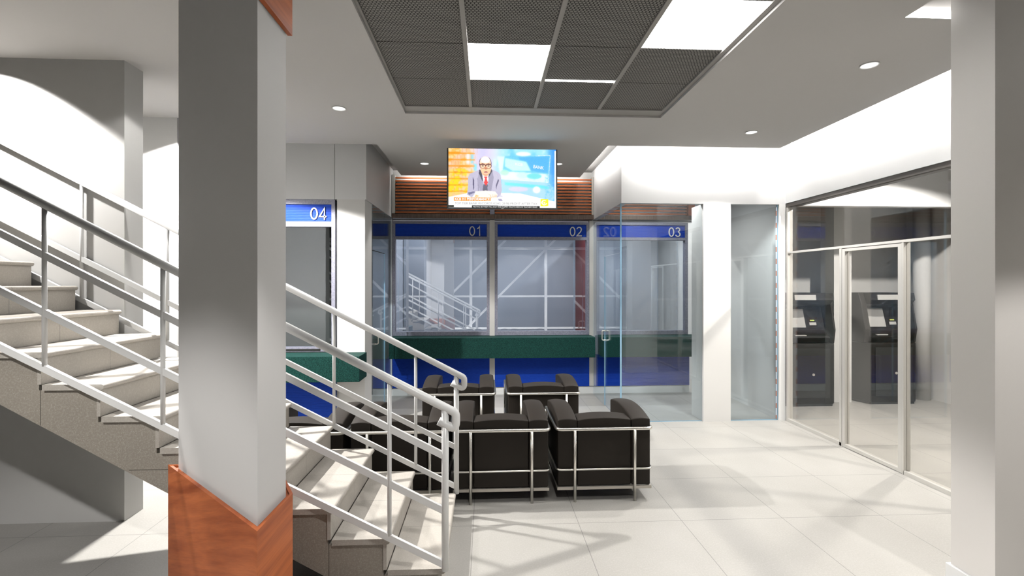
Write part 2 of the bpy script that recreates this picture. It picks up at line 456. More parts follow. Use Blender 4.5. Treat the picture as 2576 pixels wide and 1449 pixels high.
# ------------------------------------------------------------------ downlights with spot lamps, a few added unseen
SPOT_W = 150.
def downlight(x, y, label, w=1., z=ZC, half=62, blend=.22, lean=0.):
    t = thing('downlight', label, 'downlight', (x, y, z), 'round ceiling downlights')
    build('trim_ring', MB().tube([(x + .058 * math.cos(a), y + .058 * math.sin(a), z - .003) for a in [2 * PI * k / 28 for k in range(29)]], .005, 8, False), M['skirting'], t)
    build('lens', MB().disc_dome(x, y, z, .055, .014), M['lens'], t)
    ld = bpy.data.lights.new('lamp', 'SPOT'); ld.energy = SPOT_W * w; ld.spot_size = math.radians(2 * half); ld.spot_blend = blend
    ld.shadow_soft_size = .035; ld.color = (1, .978, .95)
    l = bpy.data.objects.new('lamp', ld); COL.objects.link(l); l.parent = t; l.location = (0, 0, -.022); l.rotation_euler = (math.radians(lean), 0, 0)
    return t
downlight(-1.334, 4.557, 'round downlight in the ceiling just right of the gray column', .25, half=50)
downlight(-.815, 6.60, 'round downlight left of the television, close to the wooden slats', .5, half=41)
downlight(.96, 6.53, 'round downlight half hidden behind the right edge of the television', .6, half=46)
downlight(2.79, 3.45, 'round downlight nearest the light recess and the right column', .75)
downlight(2.79, 5.05, 'round downlight before the bright right bulkhead', 2.6, half=58)
downlight(-2.60, 4.50, 'downlight over the wall behind the stair', 9.0, half=68, blend=.12)
downlight(-3.51, 3.26, 'downlight over the upper flight of the stair', 2.8, half=57, blend=.12, lean=20)
downlight(-1.87, 3.42, 'downlight over the middle of the stair', .3, half=66, blend=.12)
downlight(-2.50, .80, 'downlight in front of the gray column', 3.2, half=50, blend=.3)
downlight(2.90, 1.02, 'downlight in front of the right column', 1.8, half=44)
downlight(.35, .95, 'downlight close above the viewer', 1.6, half=46)
for x in (-2.3, -.6, 1.2, 2.6): downlight(x, -.55, 'added unseen downlight before the entrance screen behind the viewer', 5.5, half=40, lean=-30.)  # added out of view so the screen shows brighter in the window glass
downlight(2.25, 6.50, 'added unseen downlight inside the glass cubicle 03', 1.1, half=74, blend=.5)  # added lamp hidden by the bulkhead, brightens the cubicle wall and column side
for x, y in ((4.9, 5.0), (4.9, 3.0)): downlight(x, y, 'downlight in the cash machine room', 3.2, half=72)
for x, y in ((-.4, 8.5), (1.1, 8.5), (2.6, 8.5)): downlight(x, y, 'downlight in the room behind the counter windows', 1.7, z=ZT, half=78, blend=.7)

# ------------------------------------------------------------------ front column
def offset_poly(poly, d):
    """outward offset of a convex counter-clockwise polygon"""
    n = len(poly); out = []
    for i in range(n):
        p0, p1, p2 = Vector(poly[i - 1]), Vector(poly[i]), Vector(poly[(i + 1) % n])
        e1, e2 = (p1 - p0).normalized(), (p2 - p1).normalized()
        n1, n2 = Vector((e1.y, -e1.x)), Vector((e2.y, -e2.x))
        b = (n1 + n2); b /= b.dot(n1)
        out.append(tuple(p1 + b * d))
    return out
colp = [(-1.508, 2.504), (-.854, 1.892), (-.852, 2.149), (-1.06, 2.504)]
t = thing('column', 'tall gray angled column with orange wood cladding at foot and top', 'column', (-1.07, 2.2, 0))
build('shaft', MB().prism(colp, 0, ZC - .002), M['column'], t)
o2 = offset_poly(colp, .028)
def ring(z0, z1, d0, d1):
    a, b = offset_poly(colp, d0), offset_poly(colp, d1); n = len(a); mb = MB()
    for i in range(n):
        j = (i + 1) % n
        mb.prism([a[i], b[i], b[j], a[j]], z0, z1)
    return mb
build('base_cladding', ring(0, .79, .001, .026), M['cherry'], t)
build('base_lip', ring(.79, .80, .014, .026), M['cherry'], t)
build('top_cladding', MB().box(-.8505, -.831, 1.88, 2.165, 2.762, ZC - .002), M['cherry'], t)

# right column
t = thing('column', 'pale beige square column at the right edge with white skirting', 'column', (2.95, 2.55, 0))
build('shaft', MB().box(2.647, 3.25, 2.43, 2.675, 0, ZC + .029), mat('lightened_column_paint', (.80, .77, .735), .5), t)  # colour lightened to make up for light missing on the left face
build('skirting', MB().box(2.630, 3.27, 2.412, 2.692, 0, .10), M['skirting'], t, .003)
# white columns of the cubicles
single('column', MB().box(2.659, 3.003, 5.905, 6.25, 0, 2.672), M['wall'], 'white square column standing in the glass front of cubicle 03', 'column')
single('column', MB().box(-1.750, -1.427, 5.90, 6.25, 0, 2.685), M['wall'], 'white square column between counter window 04 and the glass door', 'column')
single('column', MB().box(4.95, 5.21, 6.77, 7.05, 0, ZC), M['wall'], 'white column between the two cash machines', 'column')
single('column', MB().cyl(6.38, 6.9, 0, ZC, .105, 32), M['wall'], 'round white column in the far corner of the cash machine room', 'column')

# ------------------------------------------------------------------ staircase
R, T, X1 = .168, .293, -.219
NS = 13
st = thing('staircase', 'speckled stone staircase rising to the left behind the gray column', 'staircase', (-.3, 3.13, 0))
YN, YF = 2.660, 3.612
for i in range(NS):
    xn = X1 - T * i; z = R * (i + 1)
    # bullnosed tread slab: rounded nose profile in xz
    prof = [(xn - T - .012, z), (xn - T - .012, z - .030)] + [(xn - .015 + .015 * math.cos(a), z - .015 + .015 * math.sin(a)) for a in [-PI / 2 + PI * k / 8 for k in range(9)]]
    build('tread', MB().prism_y(prof, YN, YF), M['stone'], st)
    xr = xn - .018
    build('riser', MB().box(xr - .018, xr, YN + .002, YF - .002, z - R + .0005, z - .0305), M['stone'], st)
# stringer body under the steps
prof = []
for i in range(NS):
    xr = X1 - T * i - .0365
    prof += [(xr, max(0, R * i - .031)), (xr, R * (i + 1) - .031)]
xe = X1 - T * NS - .0365
def under(x): return .136 + .570 * (-.853 - x)
prof += [(xe, R * NS - .031), (xe, under(xe)), (-.6146, 0)]
sb = MB().prism_y(prof, YN + .013, YF - .013)
for xj in (-2.30, -.835, -.545): sb.box(xj - .0015, xj + .0015, YN + .0123, YN + .0135, max(.001, under(xj) + .003), R * (math.floor((X1 - xj) / T)) + .11, 1)
sb.box(-1.86, -1.30, YN + .0123, YN + .0135, .722, .725, 1)
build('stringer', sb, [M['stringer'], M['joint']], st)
xt = X1 - T * NS
build('landing', MB().box(-5.985, xt - .02, YN, YF + .04, R * NS - .031, R * NS), M['stone'], st)
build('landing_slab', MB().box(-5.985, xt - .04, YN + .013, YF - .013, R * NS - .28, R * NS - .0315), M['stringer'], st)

# railings
def rail_line(x, z0, z1):  # height on the railing at x between measured ends
    return z0
SL = .5235
def fillet(pts, rad, n=7):
    out = [Vector(pts[0])]
    for i in range(1, len(pts) - 1):
        a, p, b = Vector(pts[i - 1]), Vector(pts[i]), Vector(pts[i + 1])
        u, v = (a - p).normalized(), (b - p).normalized()
        ang = u.angle(v); d = min(rad / math.tan(ang / 2), (a - p).length * .48, (b - p).length * .48)
        q0, q1 = p + u * d, p + v * d
        for k in range(n + 1):
            s_ = k / n; out.append((q0 * (1 - s_) + p * s_) * (1 - s_) + (p * s_ * 0 + (p * (1 - s_) + q1 * s_)) * s_)
    out.append(Vector(pts[-1])); return out
def railing(label, Y, xnew, zbase, bars, posts, zr, curl, xl, side):
    """handrail height zr(x); bars = list of heights at xnew; posts = x list"""
    t = thing('stair_railing', label, 'railing', (xnew, Y, zbase))
    top = [(xl, Y, zr(xl))] + [(curl[0], Y, zr(curl[0])), (curl[0], Y, curl[1]), (xnew - .035, Y, curl[1] + (curl[0] - xnew + .035) * SL)]
    pts = fillet(top, .032)
    build('handrail', MB().tube(pts, .0225, 18), M['railpaint'], t)
    build('newel_post', MB().tube([(xnew, Y, zbase), (xnew, Y, zr(xnew) - .004)], .019, 20), M['railpaint'], t)
    sl2 = SL
    for zb in bars:
        build('rail_bar', MB().bar((xl, Y, zb + (xnew - xl) * sl2), (xnew - .006, Y, zb + .006 * sl2), .020, .034), M['railpaint'], t)
    zlow = min(bars)
    for x in posts:
        build('post', MB().tube([(x, Y, zlow + (xnew - x) * sl2 + .010), (x, Y, zr(x) - .006)], .0115, 14), M['railpaint'], t)
    return t
railing('white near railing with three bars, beside the gray column', 2.638, -.217, .172, [.778, .487, .201],
        [-.510, -1.083, -1.667, -2.250, -2.83, -3.41], lambda x: 1.040 + (-.221 - x) * SL, (-.160, .918), -4.0, -1)
railing('white far railing with two bars, along the stair wall', 3.6375, -.217, .155, [.492, .203],
        [-.513, -1.10, -1.685, -2.267, -2.852, -3.44], lambda x: 1.034 + (-.217 - x) * SL, (-.160, .918), -4.0, 1)

# ------------------------------------------------------------------ counter windows, panels and counters
FY = 7.50       # front face of the frames
def teller(name_no, label, x0, x1, glass, Y, zt=2.635, zs0=2.405, zs1=2.595, zg0=.965, zg1=2.362, z0=.905, fw=.042, txt=.196, tx=None):
    t = thing('teller_window', label, 'counter window', ((x0 + x1) / 2, Y + .04, z0))
    f = MB()
    f.box(x0, x0 + fw, Y, Y + .09, z0, zt); f.box(x1 - fw, x1, Y, Y + .09, z0, zt)
    f.box(x0 + fw, x1 - fw, Y, Y + .09, zs1, zt); f.box(x0 + fw, x1 - fw, Y, Y + .09, zg1, zs0); f.box(x0 + fw, x1 - fw, Y, Y + .09, z0, zg0)
    build('frame', f, M['winframe'], t)
    build('sign_board', MB().box(x0 + fw, x1 - fw, Y + .02, Y + .05, zs0, zs1), M['blue'], t)
    build('pane', MB().box(x0 + fw, x1 - fw, Y + .045, Y + .051, zg0, zg1), M[glass], t)
    digits('number', name_no, txt * .75, M['white_letter'], t, tx + .004, Y + .012, zs0 + (.012 if name_no != '04' else .022))
    return t
teller('01', 'counter window numbered 01, left of the pale post below the television', -1.407, .054, 'glass_teller', FY, tx=-.067)
teller('02', 'counter window numbered 02, right of the pale post below the television', .134, 1.584, 'glass_teller', FY, tx=1.470)
teller('03', 'counter window numbered 03, seen through the glass cubicle', 1.657, 3.132, 'glass_teller', FY, tx=3.017)
t04 = teller('04', 'brightly lit counter window numbered 04, left behind the stair rails', -2.96, -1.780, 'glass', 5.92, zt=2.684, zs0=2.425, zs1=2.628, zg0=.945, zg1=2.365, z0=.892, txt=.192, tx=-1.885)
# inner dark gasket line and pass tray of 04
build('document_slot', MB().box(-2.9, -1.95, 5.914, 5.92, .905, .925), M['black'], t04)

def counter(label, x0, x1, y0, y1, z1, panels):
    t = thing('service_counter', label, 'counter', ((x0 + x1) / 2, (y0 + y1) / 2, 0))
    build('worktop', MB().box(x0, x1, y0, y1, .600, z1), M['granite'], t, .004)
    for px0, px1, py, pz in panels: build('front_panel', MB().box(px0, px1, py, py + .03, pz, .599), M['blue'], t)
counter('long dark green counter with blue front below windows 01 and 02', -1.402, 1.612, 7.20, 7.55, .900, [(-1.407, .054, FY, .116), (.134, 1.584, FY, .116)])
counter('dark green counter with blue front below window 03, behind the cubicle glass', 1.728, 3.40, 7.20, 7.55, .900, [(1.662, 3.153, FY, .116)])
counter('green counter with dark blue front below window 04, crossed by the stair rails', -2.96, -1.405, 5.56, 5.897, .886, [(-2.96, -1.752, 5.86, 0.)])
# walnut fascia above the windows and slatted wood above that
single('fascia_board', MB().box(-1.405, 1.64, 7.44, 7.597, 2.672, 2.735), M['walnut'], 'dark wood fascia board above windows 01 and 02', 'fascia board')
single('fascia_board', MB().box(1.725, 3.19, 7.44, 7.597, 2.672, 2.735), M['walnut'], 'wood fascia board above window 03 inside the cubicle', 'fascia board')
def slats(label, x0, x1, z0=2.748, z1=3.32, n=12, edge=None):
    t = thing('slat_panel', label, 'slatted panel', ((x0 + x1) / 2, 7.53, z0))
    s = MB(); p = .0468
    for k in range(n): s.box(x0, x1, 7.462, 7.488, 2.752 + p * k, 2.752 + p * k + .022)
    build('slats', s, M['slat'], t)
    build('backing', MB().box(x0, x1, 7.545, 7.57, z0, z1 - .01), M['panel'], t)
    if edge: build('side_trim', MB().box(edge[0], edge[1], 7.45, 7.56, z0 - .005, z1), edge[2], t)
    return t
slats('wooden slats left of the post, behind the left half of the television', -1.355, .054, edge=(-1.405, -1.362, M['posttrim']))
slats('wooden slats right of the post, behind the right half of the television', .134, 1.61, edge=(1.612, 1.636, M['chairbar']))
slats('wooden slats above window 03 inside the glass cubicle', 1.73, 3.10, edge=(3.12, 3.22, M['cherry']))
struct('trim_5', MB().box(.060, .128, 7.448, 7.597, 2.737, 3.30), M['winframe'])

# red framed door in the office behind window 02
single('office_door', MB().box(1.86, 1.93, 9.2, 10.19, 0, 2.6).box(1.86, 1.93, 9.05, 9.2, 0, 2.7), M['redwood'], 'dark red wooden door edge seen through window 02', 'door')
single('cabinet', MB().box(-1.49, -1.12, 9.0, 10.19, 0, 2.9), M['officewall'], 'tall blue-gray cupboard behind window 01', 'cabinet')

# ------------------------------------------------------------------ cubicle glass
def door(name, label, cat, loc):
    o = bpy.data.objects.new(name, None); COL.objects.link(o); o.location = loc; o.empty_display_size = .1
    return tag(o, label, None, None, 'structure')

def pane_x(parent, x, y0, y1, z0, z1, name='pane', m='glass'):
    o = build(name, MB().box(x - .005, x + .005, y0, y1, z0, z1), M[m], parent)
    return o
t = thing('glass_partition', 'glass front pane of cubicle 03 left of the white column', 'glass partition', (2.15, 5.945, 0))
build('pane', MB().box(1.652, 2.656, 5.94, 5.95, .004, 2.672), M['glass'], t)
build('edge', MB().box(1.636, 1.652, 5.935, 5.955, 0, 2.672), M['glass_edge'], t)
build('bottom_seal', MB().box(1.652, 2.656, 5.938, 5.952, 0, .006), M['glass_edge'], t)
t = thing('glass_partition', 'narrow glass pane of cubicle 03 right of the white column', 'glass partition', (3.3, 5.945, 0))
build('pane', MB().box(3.006, 3.606, 5.94, 5.95, .004, 2.672), M['glass'], t)
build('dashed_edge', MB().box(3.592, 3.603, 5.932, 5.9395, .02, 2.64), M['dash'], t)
build('bottom_seal', MB().box(3.006, 3.606, 5.938, 5.952, 0, .006), M['glass_edge'], t)
build('edge', MB().box(3.606, 3.617, 5.938, 5.952, 0, 2.672), M['glass_edge'], t)

def d_handle(parent, x, y, z0, z1, sgn, name='handle'):
    zc = (z0 + z1) / 2
    pts = fillet([(x, y, z0 + .015), (x + sgn * .045, y, z0 + .015), (x + sgn * .045, y, z1 - .015), (x, y, z1 - .015)], .03)
    mb = MB().tube(pts, .008, 12)
    for z in (z0 + .015, z1 - .015): mb.tube([(x, y, z), (x + sgn * .008, y, z)], .014, 14)
    return build(name, mb, M['chrome'], parent)
t = thing('glass_partition', 'glass side wall of cubicle 03 beside its door', 'glass partition', (1.645, 7.1, 0))
pane_x(t, 1.645, 6.77, 7.495, .0, 2.672); pane_x(t, 1.645, 5.96, 6.77, 2.075, 2.672, 'transom')
t = door('door_1', 'frameless glass door of cubicle 03 with two looped handles', 'glass door', (1.645, 6.36, 0))
pane_x(t, 1.645, 5.965, 6.755, .012, 2.065, 'leaf')
build('edge', MB().box(1.638, 1.652, 6.750, 6.762, .012, 2.065), M['glass_edge'], t)
d_handle(t, 1.638, 6.70, .90, 1.06, -1); d_handle(t, 1.652, 6.70, .90, 1.06, 1)
t = thing('glass_partition', 'glass side wall left, between white column and window 01', 'glass partition', (-1.42, 7.2, 0))
pane_x(t, -1.42, 7.01, 7.485, .0, 2.685); pane_x(t, -1.42, 6.255, 7.01, 2.115, 2.685, 'transom')
t = door('door_2', 'frameless glass door beside the left white column, with a looped handle', 'glass door', (-1.42, 6.6, 0))
pane_x(t, -1.42, 6.26, 6.99, .012, 2.105, 'leaf')
build('edge', MB().box(-1.427, -1.413, 6.988, 6.999, .012, 2.105), M['glass_edge'], t)
d_handle(t, -1.413, 6.345, .91, 1.07, 1); d_handle(t, -1.427, 6.345, .91, 1.07, -1)

# ------------------------------------------------------------------ cash machine room front
XP = 3.70
t = thing('glass_partition', 'aluminium framed glass wall of the cash machine room on the right', 'glass partition', (3.75, 4., 0))
build('head_channel', MB().box(XP + .01, XP + .12, -2.0, 5.90, 2.635, 2.682), M['darkalum'], t)
build('sill', MB().box(XP, XP + .06, 4.955, 5.87, 0, .035).box(XP, XP + .06, -2., 4.19, 0, .035), M['alum'], t)
build('transom', MB().box(XP, XP + .05, -2., 5.87, 2.062, 2.086), M['alum'], t)
for y, w in ((5.882, .026), (4.965, .034), (4.195, .02), (3.40, .04), (2.55, .04), (1.2, .04), (-.4, .04)):
    build('mullion', MB().box(XP, XP + .065, y - w / 2, y + w / 2, 0, 2.06 if y < 5.8 else 2.63), M['alum'], t)
for y0, y1, z0, z1 in ((4.985, 5.87, .035, 2.062), (3.42, 4.185, .035, 2.062), (2.57, 3.38, .035, 2.062), (1.22, 2.53, .035, 2.062), (-.38, 1.18, .035, 2.062), (-2., -.42, .035, 2.062), (-2., 5.87, 2.086, 2.635)):
    build('pane', MB().box(XP + .025, XP + .031, y0, y1, z0, z1), M['glass_clear'], t)
t = door('door_3', 'aluminium framed glass door in the right glass wall', 'glass door', (3.73, 4.57, 0))
f = MB()
f.box(XP + .002, XP + .052, 4.905, 4.945, .004, 2.055); f.box(XP + .002, XP + .052, 4.208, 4.248, .004, 2.055)
f.box(XP + .002, XP + .052, 4.248, 4.905, .004, .036); f.box(XP + .002, XP + .052, 4.248, 4.905, 2.028, 2.055)
build('frame', f, M['alum'], t)
build('pane', MB().box(XP + .025, XP + .031, 4.248, 4.905, .036, 2.028), M['glass_clear'], t)

def atm(label, x, y):
    """cash machine with its front left bottom corner at (x, y)"""
    t = thing('cash_machine', label, 'cash machine', (x + .35, y + .3, 0))
    w = .70
    foot = [(x - .088, y + .238), (x, y), (x + w - .05, y), (x + w, y + .05), (x + w, y + .58), (x - .088, y + .58)]
    build('base', MB().prism(foot, .03, .86), M['atm'], t, .012)
    build('plinth', MB().prism(offset_poly(foot, -.015), 0, .03), M['black'], t)
    # upper body: side profile (y, z) with a leaning fascia and a hood
    prof = [(y + .58, .861), (y + .13, .861), (y + .10, .94), (y + .20, 1.01), (y + .30, 1.36), (y + .10, 1.40), (y + .03, 1.46), (y + .05, 1.56), (y + .58, 1.56)]
    build('upper_body', MB().prism_x(prof, x + .02, x + w - .02), M['atm'], t, .006)
    for s0, s1 in ((x - .06, x + .018), (x + w - .018, x + w + .01)):
        build('side_cheek', MB().prism_x([(y + .58, .861), (y + .06, .861), (y + .03, 1.05), (y + .10, 1.40), (y + .16, 1.56), (y + .58, 1.56)], s0, s1), M['atm'], t, .008)
    scr = MB()
    def fas(u0, u1, z0, z1, off, mb):
        yy = lambda z: y + .20 + (z - 1.01) * .10 / .35 - off
        mb._add([(u0, yy(z0), z0), (u1, yy(z0), z0), (u1, yy(z1), z1), (u0, yy(z1), z1),
                 (u0, yy(z0) + .01, z0), (u1, yy(z0) + .01, z0), (u1, yy(z1) + .01, z1), (u0, yy(z1) + .01, z1)],
                [(0, 1, 2, 3), (7, 6, 5, 4), (0, 4, 5, 1), (1, 5, 6, 2), (2, 6, 7, 3), (3, 7, 4, 0)])
        return mb
    build('screen', fas(x + .16, x + .40, 1.07, 1.33, .008, scr), M['atmgrey'], t)
    k = MB()
    for i in range(4):
        for j in range(3): k.box(x + .46 + .035 * j, x + .482 + .035 * j, y + .118 + .0 * i, y + .13, .955 + .0, .96)
    build('keypad', MB().box(x + .18, x + .34, y + .105, y + .18, .958, .972), M['atmgrey'], t)
    build('card_slot', fas(x + .46, x + .56, 1.10, 1.14, .010, MB()), M['atmgrey'], t)
    build('indicator', fas(x + .48, x + .54, 1.16, 1.175, .010, MB()), M['ledgreen'], t)
    build('hood_lamp', MB().prism_x([(y + .034, 1.465), (y + .046, 1.535), (y + .03, 1.535), (y + .02, 1.465)], x + .12, x + .42), M['atmgrey'], t)
    build('lower_door', MB().box(x + .06, x + w - .1, y - .008, y, .12, .80), M['black'], t, .004)
    build('lock', MB().tube([(x + .36, y - .016, .44), (x + .36, y - .006, .44)], .018, 14), M['chrome'], t)
    return t
atm('black cash machine right of the white column behind the glass', 5.373, 6.615)
atm('black cash machine left of the white column behind the glass', 4.13, 6.55)

# ------------------------------------------------------------------ armchairs
def armchair():
    t = thing('armchair', 'x', 'armchair', (0, 0, 0), 'black armchairs with tubular steel frames')
    W, D = .744, .68                      # back at y = 0, front at y = D
    hx = W / 2 - .006
    def cushion(name, x0, x1, y0, y1, z0, z1, crown, bev=.009, ycrown=0.):
        nx, ny, nz = 8, 8, 5
        me = bmesh.new()
        bmesh.ops.create_grid(me, x_segments=1, y_segments=1, size=1); me.free()
        mb = MB()
        # box with subdivided faces, gently bulged
        def pt(u, v, w):
            x = x0 + (x1 - x0) * u; yv = y0 + (y1 - y0) * v; z = z0 + (z1 - z0) * w
            bu = 4 * u * (1 - u); bv = 4 * v * (1 - v); bw = 4 * w * (1 - w)
            z += crown * bu * w + ycrown * (bv if ycrown else 0) * w
            x += (u - .5) * 2 * .006 * bv * bw; yv += (v - .5) * 2 * .006 * bu * bw
            return (x, yv, z)
        def face(fn, a, b, flip):
            base = [fn(i / a, j / b) for j in range(b + 1) for i in range(a + 1)]
            fs = [(j * (a + 1) + i, j * (a + 1) + i + 1, (j + 1) * (a + 1) + i + 1, (j + 1) * (a + 1) + i) for j in range(b) for i in range(a)]
            if flip: fs = [f[::-1] for f in fs]
            mb._add(base, fs, 0, True)
        face(lambda a, b: pt(a, b, 1), nx, ny, False); face(lambda a, b: pt(a, b, 0), nx, ny, True)
        face(lambda a, b: pt(a, 0, b), nx, nz, False); face(lambda a, b: pt(a, 1, b), nx, nz, True)
        face(lambda a, b: pt(0, a, b), ny, nz, True); face(lambda a, b: pt(1, a, b), ny, nz, False)
        o = build(name, mb, M['leather'], t)
        bm = bmesh.new(); bm.from_mesh(o.data); bmesh.ops.remove_doubles(bm, verts=bm.verts, dist=1e-5); bmesh.ops.recalc_face_normals(bm, faces=bm.faces); bm.to_mesh(o.data); bm.free()
        for p in o.data.polygons: p.use_smooth = True
        b = o.modifiers.new('edge', 'BEVEL'); b.width = bev; b.segments = 3; b.limit_method = 'ANGLE'; b.angle_limit = math.radians(50)
        w = o.modifiers.new('normals', 'WEIGHTED_NORMAL')
        return o
    aw = .150
    for s in (-1, 1):
        x0, x1 = (-hx, -hx + aw) if s < 0 else (hx - aw, hx)
        cushion('armrest', x0, x1, .012, D, .112, .628, .010, ycrown=.040)
    cushion('backrest', -hx + aw + .003, hx - aw - .003, .014, .20, .112, .628, .016)
    cushion('seat', -hx + aw + .003, hx - aw - .003, .205, D - .005, .125, .40, .02)
    def u_rail(name, z, r, gap):
        x = W / 2 + gap
        pts = fillet([(-x, D + .01, z), (-x, -gap, z), (x, -gap, z), (x, D + .01, z)], .05)
        return build(name, MB().tube(pts, r, 12), M['chrome'], t)
    u_rail('top_rail', .560, .0135, .004)
    u_rail('lower_rail', .247, .0075, .006)
    f = MB(); x = W / 2
    f.box(-x, x, 0, .02, .088, .110); f.box(-x, -x + .02, .02, D, .088, .110); f.box(x - .02, x, .02, D, .088, .110); f.box(-x + .02, x - .02, D - .02, D, .088, .110)
    build('base_frame', f, M['chairbar'], t)
    for x in (-.236, .236):
        build('leg', MB().tube([(x, -.012, 0), (x, -.012, .556)], .0115, 12), M['chrome'], t)
    for x in (-W / 2 - .004, W / 2 + .004):
        build('leg', MB().tube([(x, D + .005, 0), (x, D + .005, .556)], .0115, 12), M['chrome'], t)
    return t
ch = armchair()
for i, (x, y, lab) in enumerate([
        (.927, 3.812, 'black steel-framed armchair at the right end of the near row'),
        (.118, 3.806, 'black armchair second from the right in the near row, just right of the rail ends'),
        (-.664, 3.80, 'black armchair third from the right in the near row, behind the stair rails'),
        (-1.452, 3.80, 'black armchair left end of the near row, mostly hidden by the stair'),
        (.595, 5.06, 'black armchair of the far row facing counter window 02'),
        (-.285, 5.06, 'black armchair of the far row facing counter window 01')]):
    o = ch if i == 0 else copy_tree(ch)
    o.location = (x, y, 0); o['label'] = lab

# ------------------------------------------------------------------ television
TY = 5.5
tv = thing('television', 'large flat television showing a newsreader, hung from the ceiling', 'television', (.183, TY + .03, 2.53))
TX0, TX1, TZ0, TZ1 = -.434, .800, 2.527, 3.200
build('casing', MB().box(TX0, TX1, TY, TY + .045, TZ0, TZ1), M['bezel'], tv, .004)
build('ceiling_mount', MB().box(.13, .236, TY + .045, TY + .07, 2.78, 3.02).box(.165, .201, TY + .07, 5.91, 2.93, 2.97).cyl(.183, 5.91, 2.92, ZC - .002, .022, 20), M['bezel'], tv)
# the picture: coloured cells of the screen
CW, CH = 360, 200
img = np.ones((CH, CW, 3))
yy, xx = np.mgrid[0:CH, 0:CW]; u = (xx + .5) / CW; v = (yy + .5) / CH
rng = np.random.default_rng(3)
def blobs(scale):
    a = rng.random((int(CH / scale) + 3, int(CW / scale) + 3))
    gy_, gx_ = yy / scale, xx / scale; i0, j0 = gy_.astype(int), gx_.astype(int); fy, fx = gy_ - i0, gx_ - j0
    return (a[i0, j0] * (1 - fy) * (1 - fx) + a[i0 + 1, j0] * fy * (1 - fx) + a[i0, j0 + 1] * (1 - fy) * fx + a[i0 + 1, j0 + 1] * fy * fx)
def put(mask, col, a=1.):
    mk = (np.clip(mask.astype(float), 0, 1) * a)[..., None]; img[:] = img * (1 - mk) + np.array(col) * mk
def PX(x): return (x - 150) / 2175
def PYv(y): return (y - 105) / 1210
def poly(pts):
    m = np.zeros((CH, CW), bool); P = [(PX(a), PYv(b)) for a, b in pts]; n = len(P)
    for i in range(n):
        (x1, y1), (x2, y2) = P[i], P[(i + 1) % n]
        c_ = ((y1 > v) != (y2 > v))
        with np.errstate(divide='ignore', invalid='ignore'): m ^= c_ & (u < (x2 - x1) * (v - y1) / (y2 - y1) + x1)
    return m
def ell(cx_, cy_, rx, ry): return ((u - PX(cx_)) / (rx / 2175)) ** 2 + ((v - PYv(cy_)) / (ry / 1210)) ** 2 < 1
def sm(x, a, b): t_ = np.clip((x - a) / (b - a), 0, 1); return t_ * t_ * (3 - 2 * t_)
n1, n2, n3 = blobs(26), blobs(7), blobs(3)
# backdrop: warm library wall on the left, blue studio on the right
put(u > -1, (.96, .90, .97))
warm = 1 - sm(u, .10, .30)
band = .5 + .5 * np.sin((v + .05 * u * (v - .3)) * 58)
books = np.clip(.35 + .8 * n3 * (band > .25), 0, 1)
put(warm * 1., (1., .86, .62)); put(warm * (band < .18), (1., .55, .05)); put(warm * books * (n2 > .45), (1., .70, .22), .9)
put(warm * (v > .35) * (n2 > .55), (1., .93, .10), .85); put(warm * (n1 > .6), (.93, .80, .78), .5)
put(sm(u, .18, .34) * (1 - sm(u, .3, .46)) * (v < .5), (.80, .80, .98), .8)
blue = sm(u, .36, .55) * 1.
put(blue, (.66, .92, 1.)); put(blue * sm(n1, .45, .75), (.40, .80, 1.), .75); put(blue * sm(n2, .62, .85), (.9, 1, 1), .5)
put(sm(u, .88, 1.0), (.22, .58, .98), .85)
for x0, x1, y0, y1, cc in ((515, 570, 200, 410, (.95, .97, 1)), (595, 650, 220, 410, (.55, .90, 1)), (660, 715, 415, 560, (.50, .93, 1)), (1055, 1110, 310, 450, (.86, 1, 1)), (1130, 1180, 330, 440, (.6, .93, 1))):
    put(poly([(x0, y0), (x1, y0 + 8), (x1, y1 + 6), (x0, y1)]), cc, .8)
scrn = poly([(1280, 255), (2205, 225), (2165, 775), (1215, 715)])
put(poly([(1130, 265), (2210, 218), (2172, 785), (1205, 722)]), (.90, 1, 1)); put(scrn, (.45, .82, 1.))
put(poly([(1290, 290), (1720, 365), (1815, 555), (1440, 550), (1285, 465)]), (.80, 1, .97)); put(poly([(1560, 270), (2190, 240), (2165, 600), (1815, 545), (1720, 365), (1590, 330)]), (.36, .74, .99))
put(poly([(1215, 560), (2165, 610), (2160, 770), (1215, 715)]), (.92, 1, 1)); put(ell(1280, 590, 90, 60), (.70, 1, .82), .8); put(ell(1640, 640, 120, 70), (.80, 1, .93), .8); put(ell(1880, 660, 150, 60), (.38, .88, .90), .8)
put(ell(1660, 205, 150, 45), (1, 1, 1), .9)
put(poly([(1225, 722), (2170, 790), (2290, 900), (2290, 1180), (1225, 1010)]), (.70, .88, 1.)); put(poly([(1280, 790), (2080, 850), (2180, 880), (2180, 925), (1290, 850)]), (.45, .92, 1.))
put(ell(1930, 940, 75, 70), (1, 1, 1)); put(ell(1560, 930, 200, 50), (.93, .86, .98), .8)
put((u > PX(2100)) * (v > PYv(600)) * (n3 > .55), (.35, .75, 1.), .7)
def soften(n_):
    global img
    for _ in range(n_):
        p_ = np.pad(img, ((1, 1), (1, 1), (0, 0)), 'edge')
        img = sum(p_[a_:a_ + CH, b_:b_ + CW] for a_ in range(3) for b_ in range(3)) / 9
sharp = img.copy(); soften(9)
img = img * .72 + sharp * .28
put((warm > .2) * (band < .12), (1., .62, .12), .55); put((u < .27) * (np.abs(np.sin(u * 95 + np.floor(v * 9) * 1.7)) < .12) * (band > .2), (1., .50, .22), .45)
for a_, b_, c_, d_ in (((2205, 225), (2165, 775), (2172, 780), (2212, 225)), ((1215, 718), (2165, 778), (2165, 788), (1215, 727)), ((1900, 238), (2205, 222), (2205, 230), (1900, 246))): put(poly([a_, b_, c_, d_]), (1, 1, 1))
